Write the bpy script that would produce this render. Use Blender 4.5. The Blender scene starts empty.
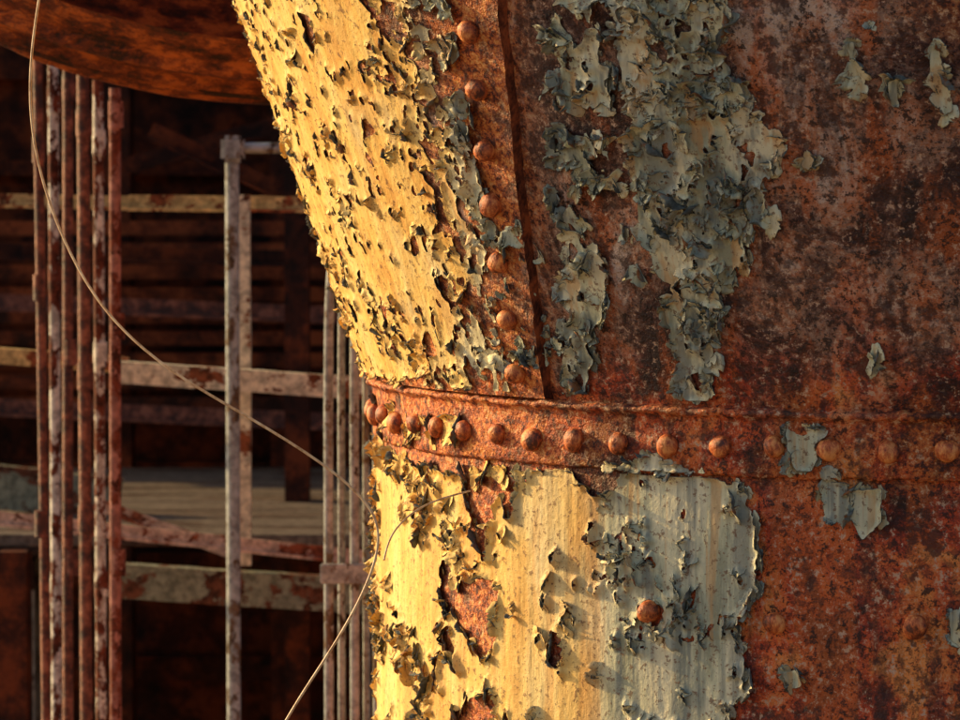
import bpy, math, numpy as np
from mathutils import Vector, Matrix
rng=np.random.default_rng(7)
scene=bpy.context.scene
R0=1.0; AX=0.82; AY=6.9; F=4000.0; CZ=0.462; PITCH=0.055
GROUND=-3.0
# ------------------------------------------------------------------ helpers
def link(o,parent=None):
    scene.collection.objects.link(o)
    if parent is not None: o.parent=parent
    return o
def empty(name):
    e=bpy.data.objects.new(name,None); e.empty_display_size=.1
    return link(e)
def mesh_np(name,co,quads,mats,parent=None,smooth=True,attrs=None,flip=False):
    me=bpy.data.meshes.new(name)
    co=np.asarray(co,dtype=np.float32); quads=np.asarray(quads,dtype=np.int32)
    if flip: quads=np.ascontiguousarray(quads[:,::-1])
    me.vertices.add(len(co)); me.vertices.foreach_set("co",co.ravel())
    n=len(quads); k=quads.shape[1]
    me.loops.add(n*k); me.loops.foreach_set("vertex_index",quads.ravel())
    me.polygons.add(n); me.polygons.foreach_set("loop_start",np.arange(0,n*k,k,dtype=np.int32))
    me.polygons.foreach_set("loop_total",np.full(n,k,dtype=np.int32))
    me.polygons.foreach_set("use_smooth",np.full(n,smooth,dtype=bool))
    if attrs:
        for an,av in attrs.items():
            a=me.attributes.new(an,'FLOAT','POINT'); a.data.foreach_set("value",np.asarray(av,dtype=np.float32))
    me.update(calc_edges=True); me.validate()
    for m in (mats if isinstance(mats,list) else [mats]): me.materials.append(m)
    o=bpy.data.objects.new(name,me)
    return link(o,parent)
def sstep(a,b,x):
    t=np.clip((x-a)/(b-a),0,1); return t*t*(3-2*t)
_tab=rng.random((256,256))
def vnoise(u,v,seed=0):
    iu=np.floor(u).astype(int); iv=np.floor(v).astype(int)
    fu=u-iu; fv=v-iv; fu=fu*fu*(3-2*fu); fv=fv*fv*(3-2*fv)
    def g(a,b): return _tab[(a+seed*37)%256,(b+seed*91)%256]
    return (g(iu,iv)*(1-fu)+g(iu+1,iv)*fu)*(1-fv)+(g(iu,iv+1)*(1-fu)+g(iu+1,iv+1)*fu)*fv
def fbm(u,v,seed=0,oc=4):
    s=0;a=.5;n=0
    for i in range(oc):
        s=s+a*vnoise(u*2**i,v*2**i,seed+i*3);n+=a;a*=.5
    return s/n
_jx=rng.random((256,256));_jy=rng.random((256,256));_jr=rng.random((256,256))
def voro(u,v,seed=0,gap=False):
    iu=np.floor(u).astype(int); iv=np.floor(v).astype(int)
    best=np.full(u.shape,1e9); sec=np.full(u.shape,1e9); r=np.zeros(u.shape)
    for a in (-1,0,1):
        for b in (-1,0,1):
            cu=iu+a; cv=iv+b; k1=(cu+seed*53)%256; k2=(cv+seed*29)%256
            d=(cu+_jx[k1,k2]-u)**2+(cv+_jy[k1,k2]-v)**2
            m=d<best; sec=np.where(m,best,np.minimum(sec,d)); best=np.where(m,d,best); r=np.where(m,_jr[k1,k2],r)
    return (r,np.sqrt(sec)-np.sqrt(best)) if gap else r
# ------------------------------------------------------------------ shell profile
SLOPE=.343
def rad(z):
    z=np.asarray(z,dtype=float)
    low=np.where(z<-.042,.996,1.003)
    return np.where(z>.052,1.0+SLOPE*(z-.052),low)
def tseam(z): return 0.785+.135*(np.asarray(z)-.05)
LAP=.015
def offs(t,z):
    return np.where((z>.052)&(t<tseam(z)),LAP,0.0)
def P(t,z,h=0.0):
    r=rad(z)+offs(t,z)+h
    return np.stack([AX-r*np.cos(t),AY-r*np.sin(t),z+0*t],-1)
cp,sp=math.cos(PITCH),math.sin(PITCH)
def ray(px,py):
    x=(px-480)/F; y=-(py-360)/F
    return np.array([x, cp+y*sp, -sp+y*cp])
def at_depth(px,py,depth):
    d=ray(px,py); k=depth/d[1]
    return np.array([d[0]*k,depth,CZ+d[2]*k])
def surf(px,py):
    """survey: point seen in the photo -> (angle, height) on the shell"""
    d=ray(px,py); l=np.linspace(5.2,7.2,2001)
    x=d[0]*l; y=d[1]*l; z=CZ+d[2]*l
    q=np.hypot(x-AX,y-AY)-rad(z)
    i=np.where(q<0)[0]; i=i[0] if len(i) else int(np.argmin(q))
    return math.atan2(AY-y[i],AX-x[i]), z[i]
# ------------------------------------------------------------------ node helpers
class NT:
    def __init__(s,name):
        s.m=bpy.data.materials.new(name); s.m.use_nodes=True; s.t=s.m.node_tree
        s.b=s.t.nodes["Principled BSDF"]
        s.tc=s.t.nodes.new("ShaderNodeTexCoord")
    def n(s,ty,**kw):
        nd=s.t.nodes.new(ty)
        for k,v in kw.items(): setattr(nd,k,v)
        return nd
    def l(s,a,b): s.t.links.new(a,b)
    def coord(s,sc=(1,1,1)):
        mp=s.n("ShaderNodeMapping"); mp.inputs["Scale"].default_value=sc
        s.l(s.tc.outputs["Object"],mp.inputs["Vector"]); return mp.outputs[0]
    def noise(s,scale,detail=5,rough=.6,sc=(1,1,1),dist=0):
        nd=s.n("ShaderNodeTexNoise"); nd.inputs["Scale"].default_value=scale
        nd.inputs["Detail"].default_value=detail; nd.inputs["Roughness"].default_value=rough
        nd.inputs["Distortion"].default_value=dist
        s.l(s.coord(sc),nd.inputs["Vector"]); return nd.outputs["Fac"]
    def ramp(s,fac,stops):
        r=s.n("ShaderNodeValToRGB"); cr=r.color_ramp
        while len(cr.elements)<len(stops): cr.elements.new(.5)
        for e,(p,c) in zip(cr.elements,stops):
            e.position=p; e.color=(c[0],c[1],c[2],1) if hasattr(c,'__len__') else (c,c,c,1)
        s.l(fac,r.inputs[0]); return r.outputs[0]
    def mix(s,f,a,b,mode='MIX'):
        m=s.n("ShaderNodeMix",data_type='RGBA',blend_type=mode)
        for sock,v in ((m.inputs[0],f),(m.inputs[6],a),(m.inputs[7],b)):
            if isinstance(v,(int,float)): sock.default_value=v
            elif isinstance(v,tuple): sock.default_value=(*v,1)
            else: s.l(v,sock)
        return m.outputs[2]
    def math(s,op,a,b=0.0):
        m=s.n("ShaderNodeMath",operation=op)
        for i,v in enumerate((a,b)):
            if isinstance(v,(int,float)): m.inputs[i].default_value=v
            else: s.l(v,m.inputs[i])
        return m.outputs[0]
    def bump(s,h,dist,strength=1,prev=None):
        b=s.n("ShaderNodeBump"); b.inputs["Distance"].default_value=dist; b.inputs["Strength"].default_value=strength
        s.l(h,b.inputs["Height"])
        if prev is not None: s.l(prev,b.inputs["Normal"])
        return b.outputs[0]
    def fin(s,col,rough=.8,normal=None,spec=.25,metal=0):
        if isinstance(col,tuple): s.b.inputs["Base Color"].default_value=(*col,1)
        else: s.l(col,s.b.inputs["Base Color"])
        if isinstance(rough,(int,float)): s.b.inputs["Roughness"].default_value=rough
        else: s.l(rough,s.b.inputs["Roughness"])
        s.b.inputs["Specular IOR Level"].default_value=spec
        s.b.inputs["Metallic"].default_value=metal
        if normal is not None: s.l(normal,s.b.inputs["Normal"])
        return s.m
def shell_rust():
    m=NT("shell_rust")
    n1=m.noise(6,7,.75,sc=(1,1,.7),dist=.4)
    red=m.ramp(n1,[(.41,(.025,.008,.007)),(.46,(.16,.024,.012)),(.505,(.52,.06,.018)),(.55,(.74,.13,.028)),(.62,(.90,.32,.08))])
    mauve=m.ramp(n1,[(.41,(.04,.016,.014)),(.455,(.15,.055,.035)),(.50,(.34,.20,.145)),(.55,(.48,.18,.085)),(.62,(.66,.50,.42))])
    sep=m.n("ShaderNodeSeparateXYZ"); m.l(m.tc.outputs["Object"],sep.inputs[0])
    big=m.noise(4,2,.6,sc=(1,1,.5))
    zz=m.math('ADD',sep.outputs[2],m.math('MULTIPLY',m.math('SUBTRACT',big,.5),1.1))
    up=m.ramp(zz,[(.06,0),(.22,1)])
    col=m.mix(up,red,mauve)
    # vertical run-off streaks
    s1=m.noise(13,4,.62,sc=(1,1,.08))
    col=m.mix(m.math('MULTIPLY',m.ramp(s1,[(.52,0),(.60,1)]),.6),col,(.62,.14,.025))
    col=m.mix(m.math('MULTIPLY',m.ramp(s1,[(.41,1),(.47,0)]),.65),col,(.06,.020,.017))
    fine=m.noise(75,4,.8)
    med=m.noise(20,5,.75)
    pit=m.math('MULTIPLY',m.ramp(fine,[(.52,0),(.56,1)]),m.ramp(med,[(.42,.35),(.54,1)]))
    col=m.mix(m.math('MULTIPLY',pit,.9),col,(.022,.009,.008))
    col=m.mix(m.math('MULTIPLY',m.ramp(fine,[(.39,.9),(.44,0)]),m.ramp(med,[(.5,1),(.6,.2)])),col,(.68,.45,.32))
    col=m.mix(m.math('MULTIPLY',m.ramp(med,[(.39,.9),(.45,0)]),.9),col,(.04,.012,.011))
    at=m.n("ShaderNodeAttribute",attribute_name="fresh")
    fr=m.ramp(fine,[(.38,(.92,.44,.13)),(.46,(.84,.26,.05)),(.53,(.50,.10,.025)),(.60,(.09,.020,.012))])
    fm=m.math('MULTIPLY',at.outputs["Fac"],m.ramp(med,[(.42,.2),(.52,1)]))
    col=m.mix(fm,col,fr)
    hh=m.math('ADD',m.math('MULTIPLY',fine,.5),med)
    b=m.bump(hh,.012,1.0)
    return m.fin(col,.6,b,.45)
def simple_rust(name,a,b_,c,scale=12,bd=.003,rough=.8,spec=.25,sc=(1,1,.5)):
    m=NT(name)
    f=m.noise(scale,6,.78,sc=sc)
    col=m.ramp(f,[(.40,a),(.5,b_),(.60,c)])
    return m.fin(col,rough,m.bump(f,bd*3,.8),spec)
def peel(name,paint,rust,thr=.5,scale=9,sc=(1,1,.4)):
    m=NT(name)
    f=m.noise(scale,5,.75,sc=sc)
    k=m.ramp(f,[(thr-.012,0),(thr+.012,1)])
    f2=m.noise(40,3,.7)
    rc=m.ramp(f2,[(.38,tuple(x*.25 for x in rust)),(.6,rust)])
    pc=m.ramp(f2,[(.38,paint),(.62,tuple(x*.45 for x in paint))])
    col=m.mix(k,rc,pc)
    return m.fin(col,.75,None,.25)
def paint_mat(name,under=False):
    m=NT(name)
    at=m.n("ShaderNodeAttribute",attribute_name="shade_tone")
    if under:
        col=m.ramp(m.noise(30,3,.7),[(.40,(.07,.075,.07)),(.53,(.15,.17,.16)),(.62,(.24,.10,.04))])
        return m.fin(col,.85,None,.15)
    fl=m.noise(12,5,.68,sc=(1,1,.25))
    warm_lit=m.ramp(fl,[(.38,(.78,.43,.10)),(.5,(.92,.60,.17)),(.62,(.93,.70,.27))])
    cool_shade=m.ramp(fl,[(.40,(.34,.36,.26)),(.48,(.60,.62,.44)),(.58,(.78,.75,.54))])
    col=m.mix(at.outputs["Fac"],warm_lit,cool_shade)  # sunlit yellow to shaded grey-green: sun and shade put into the paint colour
    s1=m.noise(24,4,.62,sc=(1,1,.06))
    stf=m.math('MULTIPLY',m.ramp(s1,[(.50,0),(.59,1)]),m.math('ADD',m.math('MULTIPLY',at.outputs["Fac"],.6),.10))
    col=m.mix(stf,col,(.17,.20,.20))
    col=m.mix(m.math('MULTIPLY',m.ramp(s1,[(.38,.6),(.44,0)]),.8),col,(.62,.29,.07))
    f3=m.noise(90,4,.75)
    col=m.mix(m.math('MULTIPLY',m.ramp(f3,[(.57,0),(.61,1)]),.75),col,(.18,.08,.04))
    b=m.bump(m.math('ADD',m.math('MULTIPLY',f3,.6),s1),.004,.8)
    return m.fin(col,.62,b,.3)
M_shell=shell_rust(); M_paint=paint_mat("flaking_paint"); M_under=paint_mat("paint_underside",True)
M_rivet=simple_rust("rivet_rust",(.10,.022,.012),(.58,.13,.032),(.90,.36,.11),48,.0014,.5,.5)
M_lap_shade=simple_rust("lap_edge_shade_rust",(.04,.012,.008),(.16,.04,.018),(.36,.09,.03),40,.001)  # edge rust coloured dark to draw the shadow line along the seam
# ------------------------------------------------------------------ tank
tank=empty("riveted_steel_furnace")
def lathe(name,ts,zs,hfun,mat,fresh):
    T,Z=np.meshgrid(ts,zs)
    h=hfun(T,Z)
    co=P(T,Z,h).reshape(-1,3)
    nu=len(ts);nv=len(zs)
    i=np.arange(nu*nv).reshape(nv,nu)
    q=np.stack([i[:-1,:-1],i[1:,:-1],i[1:,1:],i[:-1,1:]],-1).reshape(-1,4)
    return mesh_np(name,co,q,mat,tank,True,{"fresh":fresh(T,Z).ravel()},flip=True)
tfull=np.linspace(-math.pi,math.pi,721)
lump=lambda T,Z,a=.004:(fbm(T*14,Z*14,5,4)-.5)*a
def freshf(T,Z):
    f=1-sstep(.03,.10,np.abs(T-tseam(Z)+.05))
    f=np.where(Z>.05,f,0)
    g=(1-sstep(.02,.10,np.abs(Z-.01)))*.5
    left=(1-sstep(.60,.80,T))*.95
    rr_=sstep(.58,.8,fbm(T*4,Z*3,44,3))*.6
    return np.clip(np.maximum(np.maximum(f,g),np.maximum(left,rr_))*(.45+1.1*fbm(T*9,Z*9,11)),0,1)
nooff=lambda T,Z:lump(T,Z)-offs(T,Z)
lathe("upper_cone_plate",tfull,np.linspace(.053,1.5,240),nooff,M_shell,freshf)
lathe("lower_drum_plate",tfull,np.concatenate([np.linspace(GROUND,-.7,30),np.linspace(-.69,-.0425,120)]),lambda T,Z:lump(T,Z),M_shell,freshf)
prof=[(-.045,.990),(-.0435,1.001),(-.040,1.0045),(-.02,1.0045),(.01,1.0045),(.040,1.0055),(.045,1.008),(.048,1.014),(.052,1.018),(.056,1.016),(.059,1.008),(.062,1.002)]
tb=np.linspace(-math.pi,math.pi,1441)
pr=np.array(prof); T,K=np.meshgrid(tb,np.arange(len(pr)))
Zb=pr[K,0]; Rb=pr[K,1]+(fbm(T*60,Zb*60,3,4)-.5)*.012*(pr[K,0]>.042)+(fbm(T*14,Zb*14,5)-.5)*.003
Zb=Zb+(fbm(T*45,K*.3,8)-.5)*.009*(pr[K,0]>.03)+(fbm(T*40,K*.0,9)-.5)*.008*(pr[K,0]<-.03)
co=np.stack([AX-Rb*np.cos(T),AY-Rb*np.sin(T),Zb],-1).reshape(-1,3)
i=np.arange(co.shape[0]).reshape(T.shape)
mesh_np("seam_band",co,np.stack([i[:-1,:-1],i[1:,:-1],i[1:,1:],i[:-1,1:]],-1).reshape(-1,4),M_shell,tank,True,{"fresh":np.clip(.10+1.0*(fbm(T*10,Zb*10,4)-.38)+.6*(1-sstep(.6,1.0,T)),0,1).ravel()},flip=True)
zs=np.linspace(.062,1.5,320); U=np.linspace(0,1,320)
Uu,Z=np.meshgrid(U,zs); ts_=tseam(Z)+(fbm(Z*30,Z*0,6)-.5)*.006
T=-1.9+Uu*(ts_+1.9)
hh=LAP+lump(T,Z)+.004*sstep(.985,1,Uu)*fbm(Z*60,Z*0+3,4)
r=rad(Z)+hh
co=np.stack([AX-r*np.cos(T),AY-r*np.sin(T),Z],-1)
i=np.arange(Z.size).reshape(T.shape)
mesh_np("lap_plate",co.reshape(-1,3),np.stack([i[:-1,:-1],i[1:,:-1],i[1:,1:],i[:-1,1:]],-1).reshape(-1,4),M_shell,tank,True,{"fresh":freshf(T,Z).ravel()},flip=True)
ed=co[:,-1]; Te=T[:,-1]; rin=rad(zs)-.004
inn=np.stack([AX-rin*np.cos(Te+.004),AY-rin*np.sin(Te+.004),zs],-1)
nz_=len(zs); k_=np.arange(nz_-1)
mesh_np("lap_plate_edge",np.concatenate([ed,inn]),np.stack([k_,k_+nz_,k_+nz_+1,k_+1],-1),M_lap_shade,tank,False)
# rivets
rv=[];rq=[]
def rivet(t,z,size=.0180,h=.84):
    r=float(rad(z)+offs(np.array(t),np.array(z)))
    n=np.array([-math.cos(t),-math.sin(t),-SLOPE if z>.06 else 0]); n/=np.linalg.norm(n)
    e1=np.array([math.sin(t),-math.cos(t),0]); e2=np.cross(n,e1)
    c=np.array([AX-r*math.cos(t),AY-r*math.sin(t),z])
    seg=22; base=len(rv); size*=1+rng.uniform(-.09,.10); prs=[(.93,-.1),(.95,.10),(1.0,.22),(.95,.42),(.82,.64),(.60,.80),(.40,.88),(.2,.92),(.01,.93)]
    p1,p2,p3=rng.uniform(0,9,3); tilt=rng.uniform(-.12,.12,2)
    cx,cy=rng.uniform(-.003,.003,2)
    for (a,b) in prs:
        for k in range(seg):
            an=2*math.pi*k/seg
            w=size*a*(1+.05*math.sin(2*an+p1)+.03*math.sin(3*an+p2)+rng.uniform(-.03,.03))
            hz=size*b*h*1.3*(1+a*(tilt[0]*math.cos(an)+tilt[1]*math.sin(an)))+rng.uniform(-.0006,.0006)
            rv.append(c+e1*(w*math.cos(an)+cx)+e2*(w*math.sin(an)+cy)+n*hz)
    for j in range(len(prs)-1):
        for k in range(seg):
            rq.append((base+j*seg+k,base+j*seg+(k+1)%seg,base+(j+1)*seg+(k+1)%seg,base+(j+1)*seg+k))
t0=surf(889,452)[0]
rivet_ts=[t0+.0868*k for k in range(-34,36)]
for t in rivet_ts: rivet(t,rng.uniform(-.002,.002))
for k in range(26):
    z=.10+k*.0875
    if z<1.45: rivet(float(tseam(z))-.050,z,.0185,.95)
for (px,py) in ((776,621),(916,625)):
    t,z=surf(px,py); rivet(t,z,.0175)
tA,zA=surf(776,621); tB,_=surf(916,625)
for k in range(2,20): rivet(tA+(tB-tA)*k,zA,.0175)
t,z=surf(652,612); rivet(t,z,.018,1.2)
mesh_np("rivets",np.array(rv),rq,M_rivet,tank,True)
# ------------------------------------------------------------------ paint coverage
CS=.0018
S=np.arange(-.60,1.68,CS); V=np.arange(-.56,.90,CS)
SS,VV=np.meshgrid(S,V)
wu=SS+(fbm(SS*80,VV*80,21,3)-.5)*.013; wv=VV+(fbm(SS*80+9,VV*80,25,3)-.5)*.013
lu=SS+(fbm(SS*14,VV*14,31,4)-.5)*.05; lv=VV+(fbm(SS*14+5,VV*14,35,4)-.5)*.05
def sdf(poly,u,v):
    n=len(poly); d=np.full(u.shape,1e9); ins=np.zeros(u.shape,bool)
    for a in range(n):
        x0,y0=poly[a]; x1,y1=poly[(a+1)%n]; ex,ey=x1-x0,y1-y0
        wx,wy=u-x0,v-y0; k=np.clip((wx*ex+wy*ey)/(ex*ex+ey*ey+1e-12),0,1)
        d=np.minimum(d,(wx-ex*k)**2+(wy-ey*k)**2)
        c=((y0>v)!=(y1>v))&(u<(x1-x0)*(v-y0)/((y1-y0)+1e-12)+x0); ins^=c
    d=np.sqrt(d); return np.where(ins,d,-d)
PL=np.zeros(SS.shape); PSm=np.zeros(SS.shape)
def region(pts,cl,cs,soft=.02,st=False,warp=1.0):
    poly=[surf(*p) for p in pts] if not st else pts
    global PL,PSm
    uu=SS+(lu-SS)*warp; vv=VV+(lv-VV)*warp
    w=sstep(-soft,soft,sdf(poly,uu,vv))
    PL=np.maximum(PL,w*cl); PSm=np.maximum(PSm,w*cs)
region([(-.75,1.1),(-.75,.075),surf(380,388),surf(440,386),surf(450,300),surf(425,150),surf(385,0),(.35,1.1)],.995,.935,.02,True,.5)
region([(385,-60),(380,388),(520,392),(508,300),(490,180),(470,60),(455,-60)],.86,.80,.02)
region([(480,200),(500,396),(590,400),(560,330),(520,200)],.40,.6,.02)
region([(555,-40),(600,-40),(612,100),(606,240),(600,330),(596,398),(566,398),(556,250),(548,60)],.90,.90,.012)
region([(590,-40),(725,-40),(728,50),(768,110),(790,150),(778,215),(745,250),(735,300),(715,345),(706,408),(678,402),(668,330),(655,262),(640,180),(618,90)],.95,.93,.012)
region([(600,150),(650,180),(660,300),(610,250)],.45,.6,.02)
region([(690,60),(770,110),(795,150),(770,230),(735,300),(690,240)],.76,.88,.02)
region([(-.75,-.7),(-.75,-.06),surf(384,452),surf(455,468),surf(470,720),(.35,-.7)],.97,.96,.015,True,.5)
region([(382,452),(450,468),(560,470),(640,458),(690,462),(742,482),(762,512),(753,545),(762,588),(744,640),(750,690),(722,735),(700,790),(380,790)],.99,.985,.008,False,.7)
region([(376,396),(380,440),(430,450),(470,440),(420,405)],.5,.6,.01)
def sub(pts,k,soft=.012):
    global PL,PSm
    w=sstep(-soft,soft,sdf([surf(*p) for p in pts],lu,lv)); PL=PL*(1-w*k)
for pp in ([(448,560),(500,590),(498,640),(470,690),(440,640)],[(425,650),(445,650),(440,690),(425,680)],[(455,690),(490,680),(500,720),(460,735)],[(450,462),(520,465),(515,520),(480,525),(460,490)],[(560,462),(625,470),(600,500),(575,495)],[(548,330),(575,200),(560,60),(545,60),(546,200),(550,330)]): sub(pp,.75)
upL=(VV>.05)&(SS<.72)
rL=voro(lu*1/.030,lv*1/.042,1); rS=np.where(upL,voro(wu/.0076,wv/.0125,2),voro(wu/.0085,wv/.0145,12)); rS2,gp=voro(wu/.020+3,wv/.031,3,True)
crk=(fbm(SS*11,VV*11,71,3)>np.where(VV>.05,np.where(SS>.70,.46,.66),np.where(SS<.45,.54,.66)))
mask=(PL>rL)&(PSm>rS)&(PSm>rS2*.96)&~(crk&(gp<.11))
def chip(pts,k=.22):
    global mask
    mask|=sdf([surf(*p) for p in pts],SS+(wu-SS)*k*2,VV+(wv-VV)*k*2)>0
for pts in ([(787,424),(808,428),(830,430),(824,450),(812,472),(798,470),(790,450)],[(822,492),(832,470),(846,480),(850,500),(846,526),(826,518)],[(852,490),(882,488),(882,520),(868,536),(862,540),(852,520)],
    [(948,612),(960,608),(962,650),(950,640)],[(784,672),(800,668),(804,684),(790,692)],[(931,44),(939,36),(942,70),(950,84),(952,112),(942,118),(937,95),(929,70)],[(889,82),(898,78),(899,106),(891,108)],
    [(849,44),(856,42),(855,60),(865,74),(864,90),(853,76)],[(804,150),(816,160),(812,172),(802,166)],[(442,418),(458,415),(462,432),(446,440)],[(868,20),(874,20),(872,30)],
    [(868,355),(874,358),(872,364)],[(640,455),(660,452),(664,462),(645,466)]): chip(pts)
mask[:,:2]=False;mask[:,-2:]=False;mask[:2]=False;mask[-2:]=False
mask&=~((np.abs(SS-tseam(VV))<.006)&(VV>.05)); mask&=~((VV>.036)&(VV<.070)); mask&=~(np.abs(VV+.044)<.003)
for t in rivet_ts: mask&=~(((SS-t)**2+VV**2)<.021**2)
tt,zz=surf(652,612); mask&=~(((wu-tt)**2+(wv-zz)**2)<.023**2)
for k in range(12):
    z=.10+k*.0875; mask&=~(((SS-(float(tseam(z))-.050))**2+(VV-z)**2)<.024**2)
def blur(a):
    a=(np.roll(a,1,0)+2*a+np.roll(a,-1,0))/4; return (np.roll(a,1,1)+2*a+np.roll(a,-1,1))/4
Fm=blur(mask.astype(float)); Fm=.5*Fm+.5*blur(Fm); M=Fm>=.5
gy,gx=np.gradient(Fm)
D=np.zeros(M.shape); cur=M.copy(); NL=12
for k in range(NL):
    D+=cur
    cur=cur&np.roll(cur,1,0)&np.roll(cur,-1,0)&np.roll(cur,1,1)&np.roll(cur,-1,1)
Db=D
for _ in range(2): Db=blur(Db)
kreg=np.where(upL,.7,1.3)
amp=.0005+.016*np.clip(fbm(SS*38,VV*26,41,3)-.38,0,1)*1.4*kreg
lift=amp*np.clip(1-(Db-0.5)/9,0,1)**2
h=.0010+lift+.0012*(fbm(SS*40,VV*14,51,4))+.0012*sstep(3,9,Db)*fbm(SS*90,VV*25,55,3)
cellM=M[:-1,:-1]|M[1:,:-1]|M[:-1,1:]|M[1:,1:]
g2=gx*gx+gy*gy+1e-4
k=np.where(M,0,(.5-Fm)/g2); dx=np.clip(k*gx,-1,1)*CS; dy=np.clip(k*gy,-1,1)*CS
Sx=SS+dx; Vx=VV+dy
idx=np.arange(M.size).reshape(M.shape)
q=np.stack([idx[:-1,:-1],idx[:-1,1:],idx[1:,1:],idx[1:,:-1]],-1)[cellM]
used=np.unique(q); remap=np.full(M.size,-1); remap[used]=np.arange(len(used))
pts=P(Sx,Vx,h).reshape(-1,3)[used]
def shade_tonef(s,v):  # painted sun-to-shade shift around the shell, broken up by noise
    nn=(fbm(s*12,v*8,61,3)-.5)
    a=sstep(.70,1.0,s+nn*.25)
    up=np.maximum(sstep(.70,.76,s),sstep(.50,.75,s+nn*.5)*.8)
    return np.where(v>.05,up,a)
o=mesh_np("flaking_paint",pts,remap[q],[M_paint,M_under],tank,True,{"shade_tone":shade_tonef(Sx,Vx).ravel()[used]})
sm=o.modifiers.new("thick","SOLIDIFY"); sm.thickness=.0009; sm.offset=-1; sm.material_offset=1; sm.material_offset_rim=1
# curling flakes rooted on the paint edges
bd=M&(D<=1.5)&(np.hypot(gx,gy)>.06)
ys,xs=np.where(bd)
w=np.ones(len(ys)); s_=S[xs]; v_=V[ys]
w*=np.where((v_>.05)&(s_>.74),1.9,1.0)*np.where(s_<-.2,.3,1)*np.where((v_<.05),1.4,1)
n=3900
ch=rng.choice(len(ys),size=n,replace=False,p=w/w.sum())
fs=S[xs[ch]]; fv=V[ys[ch]]
gx_=-gx[ys[ch],xs[ch]]; gy_=-gy[ys[ch],xs[ch]]
an=np.arctan2(gy_,gx_)+rng.normal(0,.3,n)
L=rng.gamma(3.0,.0027,n)+.003; L=np.where((fv>.05)&(fs<.74),L*.78,L*1.3)
L=np.clip(L,.004,.030)
Wd=L*rng.uniform(.45,1.0,n); tot=np.clip(rng.gamma(5,.30,n),.5,3.0)
NB,NA=8,7
b=np.linspace(0,1,NB)[None,:,None]; a=np.linspace(-1,1,NA)[None,None,:]
Lc=L[:,None,None]*(1+rng.uniform(-.35,.3,(n,1,NA)))
wb=Wd[:,None,None]*(.85+.30*np.sin(b*math.pi)-.5*b**2)*(1+rng.uniform(-.14,.14,(n,NB,1)))
th=tot[:,None,None]*b
al=Lc*np.sin(th)/tot[:,None,None]-.004; upv=Lc*(1-np.cos(th))/tot[:,None,None]+.0014+rng.normal(0,.0002,(n,NB,NA))
upv=upv+ (a**2)*wb*rng.uniform(-.05,.3,(n,1,1))*b
ac=a*wb
ca=np.cos(an)[:,None,None]; sa=np.sin(an)[:,None,None]
ds=al*ca-ac*sa; dz=al*sa+ac*ca
T_=fs[:,None,None]+ds; Z_=fv[:,None,None]+dz
base_off=offs(fs,fv)[:,None,None]
rr=np.where(fv[:,None,None]>.06,1.0+SLOPE*(Z_-.052),rad(fv)[:,None,None])+base_off
nz=np.where(fv[:,None,None]>.06,-SLOPE,0.)
rr2=rr+upv*.95
co=np.stack([AX-rr2*np.cos(T_),AY-rr2*np.sin(T_),Z_+nz*upv],-1).reshape(-1,3)
i=np.arange(n*NB*NA).reshape(n,NB,NA)
q=np.stack([i[:,:-1,:-1],i[:,1:,:-1],i[:,1:,1:],i[:,:-1,1:]],-1).reshape(-1,4)
o=mesh_np("curled_paint_flakes",co,q,[M_paint,M_under],tank,True,{"shade_tone":np.broadcast_to(shade_tonef(fs,fv)[:,None,None],T_.shape).ravel()})
sm=o.modifiers.new("thick","SOLIDIFY"); sm.thickness=.0008; sm.offset=0; sm.material_offset=1; sm.material_offset_rim=1
# ------------------------------------------------------------------ generic solids
import bmesh
def box(name,a,b_,mat,parent=None,bev=.004):
    lo=np.minimum(a,b_); hi=np.maximum(a,b_)
    bm=bmesh.new(); bmesh.ops.create_cube(bm,size=1)
    for v in bm.verts: v.co=Vector([(lo[k]+hi[k])/2+v.co[k]*(hi[k]-lo[k]) for k in range(3)])
    if bev: bmesh.ops.bevel(bm,geom=bm.edges[:],offset=min(bev,min(hi-lo)*.3),segments=2,affect='EDGES')
    me=bpy.data.meshes.new(name); bm.to_mesh(me); bm.free(); me.materials.append(mat)
    return link(bpy.data.objects.new(name,me),parent)
def beam(name,p0,p1,w,hgt,mat,parent=None,lip=0):
    p0=Vector(p0);p1=Vector(p1); d=(p1-p0); ln=d.length; d.normalize()
    up=Vector((0,0,1)) if abs(d.z)<.9 else Vector((1,0,0))
    sd=d.cross(up).normalized(); u=sd.cross(d).normalized()
    t=.008
    if lip: sec=[(-w/2,-hgt/2),(w/2,-hgt/2),(w/2,-hgt/2+t),(-w/2+t,-hgt/2+t),(-w/2+t,hgt/2),(-w/2,hgt/2)]
    else: sec=[(-w/2,-hgt/2),(w/2,-hgt/2),(w/2,hgt/2),(-w/2,hgt/2)]
    bm=bmesh.new(); n=12; rings=[]
    for j in range(n+1):
        c=p0+d*(ln*j/n); jit=Vector(rng.normal(0,.0005,3)) if 0<j<n else Vector((0,0,0))
        rings.append([bm.verts.new(c+jit+sd*x+u*y) for x,y in sec])
    m=len(sec)
    for j in range(n):
        for k in range(m): bm.faces.new((rings[j][k],rings[j][(k+1)%m],rings[j+1][(k+1)%m],rings[j+1][k]))
    bm.faces.new(rings[0][::-1]); bm.faces.new(rings[-1]); bmesh.ops.recalc_face_normals(bm,faces=bm.faces)
    me=bpy.data.meshes.new(name); bm.to_mesh(me); bm.free(); me.materials.append(mat)
    return link(bpy.data.objects.new(name,me),parent)
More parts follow.
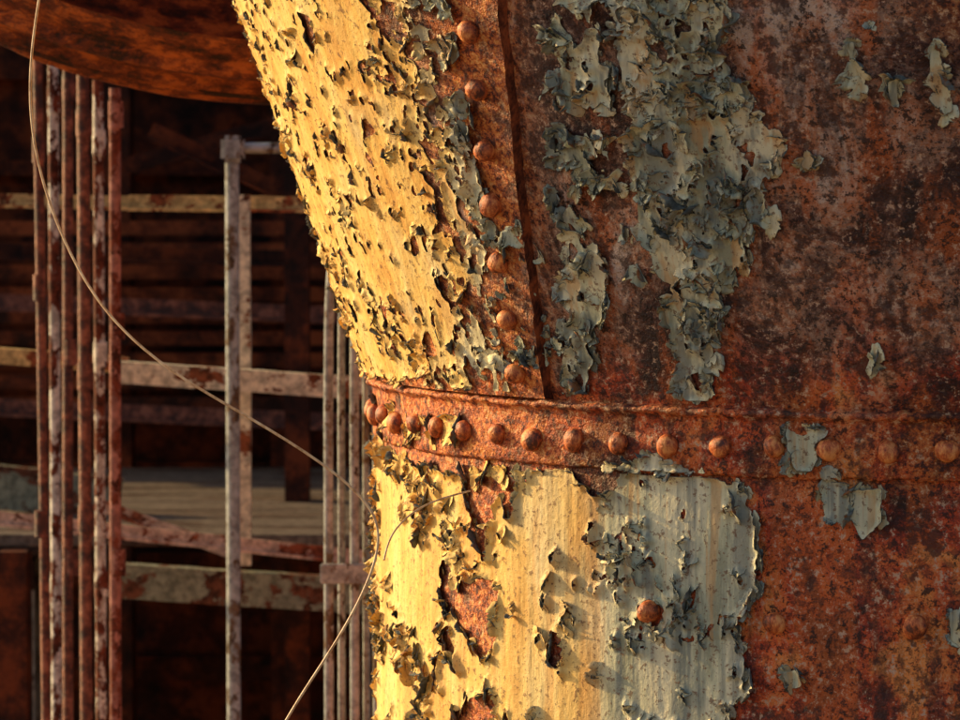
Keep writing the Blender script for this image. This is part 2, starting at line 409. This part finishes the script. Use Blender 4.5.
def tube(name,pts,r,mat,parent=None,smooth=True,cyc=12):
    cu=bpy.data.curves.new(name,'CURVE'); cu.dimensions='3D'; cu.bevel_depth=r; cu.bevel_resolution=5; cu.use_fill_caps=True
    sp_=cu.splines.new('NURBS' if smooth and len(pts)>2 else 'POLY'); sp_.points.add(len(pts)-1)
    for k,p in enumerate(pts): sp_.points[k].co=(*p,1)
    if sp_.type=='NURBS': sp_.order_u=4; sp_.use_endpoint_u=True; sp_.resolution_u=cyc
    sp_.use_smooth=True
    cu.materials.append(mat)
    return link(bpy.data.objects.new(name,cu),parent)
# ------------------------------------------------------------------ background structure
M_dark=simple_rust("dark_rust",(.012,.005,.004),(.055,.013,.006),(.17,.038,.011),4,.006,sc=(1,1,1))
M_pipeR=simple_rust("pipe_rust",(.035,.010,.008),(.15,.036,.018),(.36,.12,.065),22,.003,.55,.5,sc=(1,1,1))
M_pipeW=peel("pipe_peeling_white",(.88,.84,.76),(.20,.05,.025),.50,18,(1,1,.5))
M_pipeP=peel("pipe_primer",(.46,.20,.16),(.20,.045,.022),.50,20,(1,1,.7))
M_rail=peel("rail_cream_paint",(.90,.80,.60),(.30,.09,.035),.43,11,(.7,1,1))
M_railR=peel("rail_rust_paint",(.80,.54,.22),(.34,.09,.03),.47,11,(.7,1,1))
M_grey=peel("grey_galvanised",(.48,.52,.53),(.20,.13,.08),.43,18,(1,1,.5))
M_wood=peel("weathered_planks",(.20,.16,.13),(.10,.05,.035),.45,6,(.3,2,2))
M_green=peel("beam_green_grey",(.30,.31,.22),(.18,.06,.028),.47,10,(.8,1,1))
M_vess=simple_rust("vessel_rust",(.025,.008,.006),(.17,.036,.012),(.50,.14,.03),6,.012,.6,.4,sc=(1,1,1))
bld=empty("furnace_building")
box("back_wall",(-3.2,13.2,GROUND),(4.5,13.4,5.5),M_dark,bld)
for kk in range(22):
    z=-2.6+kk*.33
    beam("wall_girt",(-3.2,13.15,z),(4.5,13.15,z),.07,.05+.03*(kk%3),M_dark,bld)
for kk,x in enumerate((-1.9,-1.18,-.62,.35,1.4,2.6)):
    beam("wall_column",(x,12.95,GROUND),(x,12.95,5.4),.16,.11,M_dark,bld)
box("unseen_roof_blocker",(-3.2,10.6,3.2),(4.5,13.6,3.3),M_dark,bld)  # out of view, added to keep skylight off the background
box("unseen_side_blocker",(2.9,9.3,GROUND),(3.0,13.2,3.2),M_dark,bld)  # unseen side panel, added to make the background darker
for (x0,y0,x1,y1,d,mt) in ((-60,250,420,262,12.4,M_dark),(-60,300,420,318,12.2,M_pipeR),(-60,405,400,425,12.3,M_pipeR),(110,170,330,110,12.0,M_dark),(150,130,330,215,11.8,M_dark)):
    beam("cross_brace",at_depth(x0,y0,d),at_depth(x1,y1,d),.06,.05,mt,bld,1)
M_lou=simple_rust("louvre_rust",(.03,.010,.006),(.13,.03,.011),(.28,.07,.022),5,.004,sc=(1,1,1))
for kk in range(9):
    a=at_depth(-60,228+kk*22,12.7); b2=at_depth(330,228+kk*22,12.7)
    beam("louvre_slat",a,b2,.02,.045,M_lou,bld)
a=at_depth(297,215,11.4); beam("inner_post",(a[0],11.4,GROUND),(a[0],11.4,3.2),.09,.07,M_dark,bld)
def pipe(px,w,mat,ytop,ybot=800,d=9.2,slant=0,name="process_pipe"):
    e=empty(name)
    a=at_depth(px,ytop,d); x=a[0]; r=w*d/F/2
    tube("pipe_run",[(x,d,a[2]),(x+slant*.5,d,a[2]-1.2),(x+slant,d,GROUND)],r,mat,e,False)
    for yy in ((130,330,560) if px<200 else (330,)):
        c=at_depth(px,yy+rng.uniform(-60,60),d)
        if c[2]<a[2]: tube("coupling",[(x+.002,d,c[2]-.03),(x+.002,d,c[2]+.03)],r*1.28,mat,e,False)
    return e
pipe(37,10,M_pipeR,30,slant=.02); pipe(53,11,M_pipeW,60,d=9.3); pipe(68,11,M_pipeR,70,d=9.25,slant=-.015)
pipe(83,13,M_pipeR,70,d=9.1); pipe(98,11,M_pipeW,80,d=9.35); pipe(115,12,M_pipeP,88,d=9.0,slant=-.01)
rail=empty("steel_railing_frame")
for (x0,y0,x1,y1,hh_,mt,d,lip) in ((-40,200,128,203,14,M_railR,10.0,1),(128,203,330,205,16,M_railR,10.0,1),(-40,352,128,366,16,M_railR,9.8,0),(120,372,395,390,22,M_rail,9.7,0)):
    beam("rail",at_depth(x0,y0,d),at_depth(x1,y1,d),.04,hh_*d/F,mt,rail,lip)
a=at_depth(243,195,9.9); beam("post",(a[0],9.9,a[2]),(a[0],9.9,at_depth(0,565,9.9)[2]),.035,.036,M_rail,rail)
a=at_depth(232,148,9.5); x=a[0]; r_=.0165
e=empty("grey_conduit_pipe")
tube("vertical_run",[(x,9.5,a[2]),(x,9.5,GROUND)],r_,M_grey,e,False)
c2=at_depth(300,148,9.5)
tube("branch",[(x,9.5,a[2]),(c2[0],9.5,c2[2])],r_*.8,M_grey,e,False)
box("elbow_fitting",(x-.026,9.475,a[2]-.035),(x+.03,9.525,a[2]+.03),M_grey,e,.01)
e=empty("conduit_bundle")
for kk,(px,top) in enumerate(((328,262),(341,250),(354,250),(366,262),(377,300))):
    d=8.6+.02*(kk%2); p=at_depth(px,top,d); r=.0085 if kk%2 else .0105
    tube("conduit",[(p[0]+.05,d+.25,p[2]+.25),(p[0]+.02,d+.06,p[2]+.10),(p[0],d,p[2]-.02),(p[0],d,p[2]-.35),(p[0],d,p[2]-1.2),(p[0],d,GROUND)],r,M_grey,e)
a=at_depth(320,564,8.56); b2=at_depth(392,584,8.56)
box("clamp_bar",(a[0],8.555,b2[2]),(b2[0],8.575,a[2]),M_grey,e,.003)
pl=empty("maintenance_platform")
zt=at_depth(200,535,10.4)[2]
for kk in range(9):
    y=10.4+kk*.24
    box("deck_plank",(-1.35,y,zt-.03+rng.uniform(-.004,.004)),(1.6,y+.232,zt),M_wood,pl,.004)
M_pink=peel("kick_plate_paint",(.74,.50,.38),(.30,.075,.03),.46,9,(.7,1,1))
beam("edge_beam",at_depth(-60,512,9.75),at_depth(400,562,9.75),.02,.035,M_pink,pl,1)
beam("edge_beam_inner",at_depth(100,505,10.2),at_depth(230,552,10.2),.02,.03,M_pink,pl,1)
beam("bearer",at_depth(118,580,9.9),at_depth(400,598,9.9),.06,.085,M_green,pl)
beam("bearer_back",at_depth(-60,480,11.0),at_depth(120,500,11.0),.05,.12,M_green,pl)
box("support_leg",(-1.25,10.3,GROUND),(-1.17,10.4,zt-.035),M_dark,pl)
box("support_leg",(1.2,10.3,GROUND),(1.28,10.4,zt-.035),M_dark,pl)
M_gw=peel("old_whitewash",(.42,.44,.42),(.06,.035,.03),.47,6,(1,1,.7))
e=empty("masonry_pier")
p=at_depth(-30,545,11.6); q2=at_depth(33,545,11.6)
box("pier_body",(p[0]-.4,11.6,GROUND),(q2[0],12.1,p[2]-.03),M_gw,e,.02); box("pier_cap",(p[0]-.43,11.57,p[2]-.028),(q2[0]+.03,12.13,p[2]),M_gw,e,.01)
# overhead dished vessel
e=empty("overhead_dished_vessel")
pf=[];
for k in range(120):
    f=k/119*math.pi*.56
    rr_=math.sin(f); zz_=-math.cos(f)
    bmp=0
    for c,wd,am in ((.50,.02,.03),(.62,.02,.03),(.95,.03,.06),(1.20,.02,.05),(1.30,.02,.05),(1.5,.03,.06)): bmp+=am*math.exp(-((f-c)/wd)**2)
    pf.append((rr_*(1+bmp),zz_*(1+bmp)))
seg=160; vv=[];qq=[]
for (a,b2) in pf:
    for k in range(seg):
        an_=2*math.pi*k/seg; nn=1+.006*math.sin(5*an_+a*9)+.012*(float(fbm(np.array(an_*12),np.array(a*9+b2*5),3))-.5)
        vv.append((a*nn*math.cos(an_),a*nn*math.sin(an_),b2))
for j in range(len(pf)-1):
    for k in range(seg): qq.append((j*seg+k,j*seg+(k+1)%seg,(j+1)*seg+(k+1)%seg,(j+1)*seg+k))
o=mesh_np("dished_head",vv,qq,M_vess,e,flip=True)
c=at_depth(214,-98,8.0)
o.matrix_world=Matrix.Translation(Vector(c))@Matrix.Diagonal((.72,.40,.35,1))@Matrix.Rotation(math.radians(60),4,'X')@Matrix.Rotation(math.radians(8),4,'Y')
tube("hanger",[(c[0],8.0,c[2]+.2),(c[0],8.0,c[2]+2.2)],.05,M_dark,e,False)
# wire
M_wire=simple_rust("wire_copper",(.50,.28,.13),(.80,.52,.28),(.90,.68,.42),60,.0003,.4,.6)
wp=[(46,-40,6.3),(33,30,6.3),(28,90,6.3),(34,150,6.28),(52,215,6.25),(85,285,6.2),(125,335,6.15),(180,378,6.1),(240,412,6.08),(300,448,6.05),(345,480,6.05),(372,508,6.05),(381,535,6.05),(373,572,6.05),(350,620,6.05),(318,670,6.05),(285,720,6.05),(262,765,6.05)]
tube("loose_wire",[tuple(at_depth(*w_)) for w_ in wp],.0020,M_wire)
wp=[(384,560),(388,540),(398,525),(416,509),(440,498),(470,491)]
tube("loose_wire.001",[tuple(at_depth(x_,y_,6.05+.03*k_)) for k_,(x_,y_) in enumerate(wp)],.0015,M_wire)
# ground
m=NT("gravel_ground"); col=m.ramp(m.noise(3,4,.7),[(.3,(.18,.12,.07)),(.7,(.34,.25,.15))])
MG=m.fin(col,.95,None,.1)
mesh_np("ground",[(-400,-400,GROUND),(400,-400,GROUND),(400,400,GROUND),(-400,400,GROUND)],[(0,1,2,3)],MG,None,False)
# ------------------------------------------------------------------ light
EL=math.radians(19); TT=math.radians(62)
az=Vector((-math.sin(TT),math.cos(TT),0))
sd=Vector((az.x*math.cos(EL),az.y*math.cos(EL),math.sin(EL)))
L_=bpy.data.lights.new("sun","SUN"); L_.energy=5; L_.angle=math.radians(.5); L_.color=(1,.66,.27)
so=bpy.data.objects.new("sun",L_); so.rotation_euler=sd.to_track_quat('Z','Y').to_euler(); link(so)
W=bpy.data.worlds.new("World"); scene.world=W; W.use_nodes=True
nt=W.node_tree; bg=nt.nodes["Background"]; sk=nt.nodes.new("ShaderNodeTexSky"); sk.sky_type='NISHITA'; sk.sun_disc=False
sk.sun_elevation=EL; sk.sun_rotation=math.atan2(sd.x,sd.y)%(2*math.pi); sk.dust_density=3.5; sk.ozone_density=.6
nt.links.new(sk.outputs[0],bg.inputs[0]); bg.inputs[1].default_value=.15
# ------------------------------------------------------------------ camera
cam=bpy.data.cameras.new("camera"); co_=bpy.data.objects.new("camera",cam); link(co_)
cam.sensor_width=36; cam.lens=36*F/960; cam.clip_end=2000; cam.clip_start=.1
co_.location=(0,0,CZ); co_.rotation_euler=(math.pi/2-PITCH,0,0)
cam.dof.use_dof=True; cam.dof.focus_distance=6.15; cam.dof.aperture_fstop=9.5
scene.camera=co_
scene.view_settings.view_transform='Standard'; scene.view_settings.look='None'; scene.view_settings.exposure=0
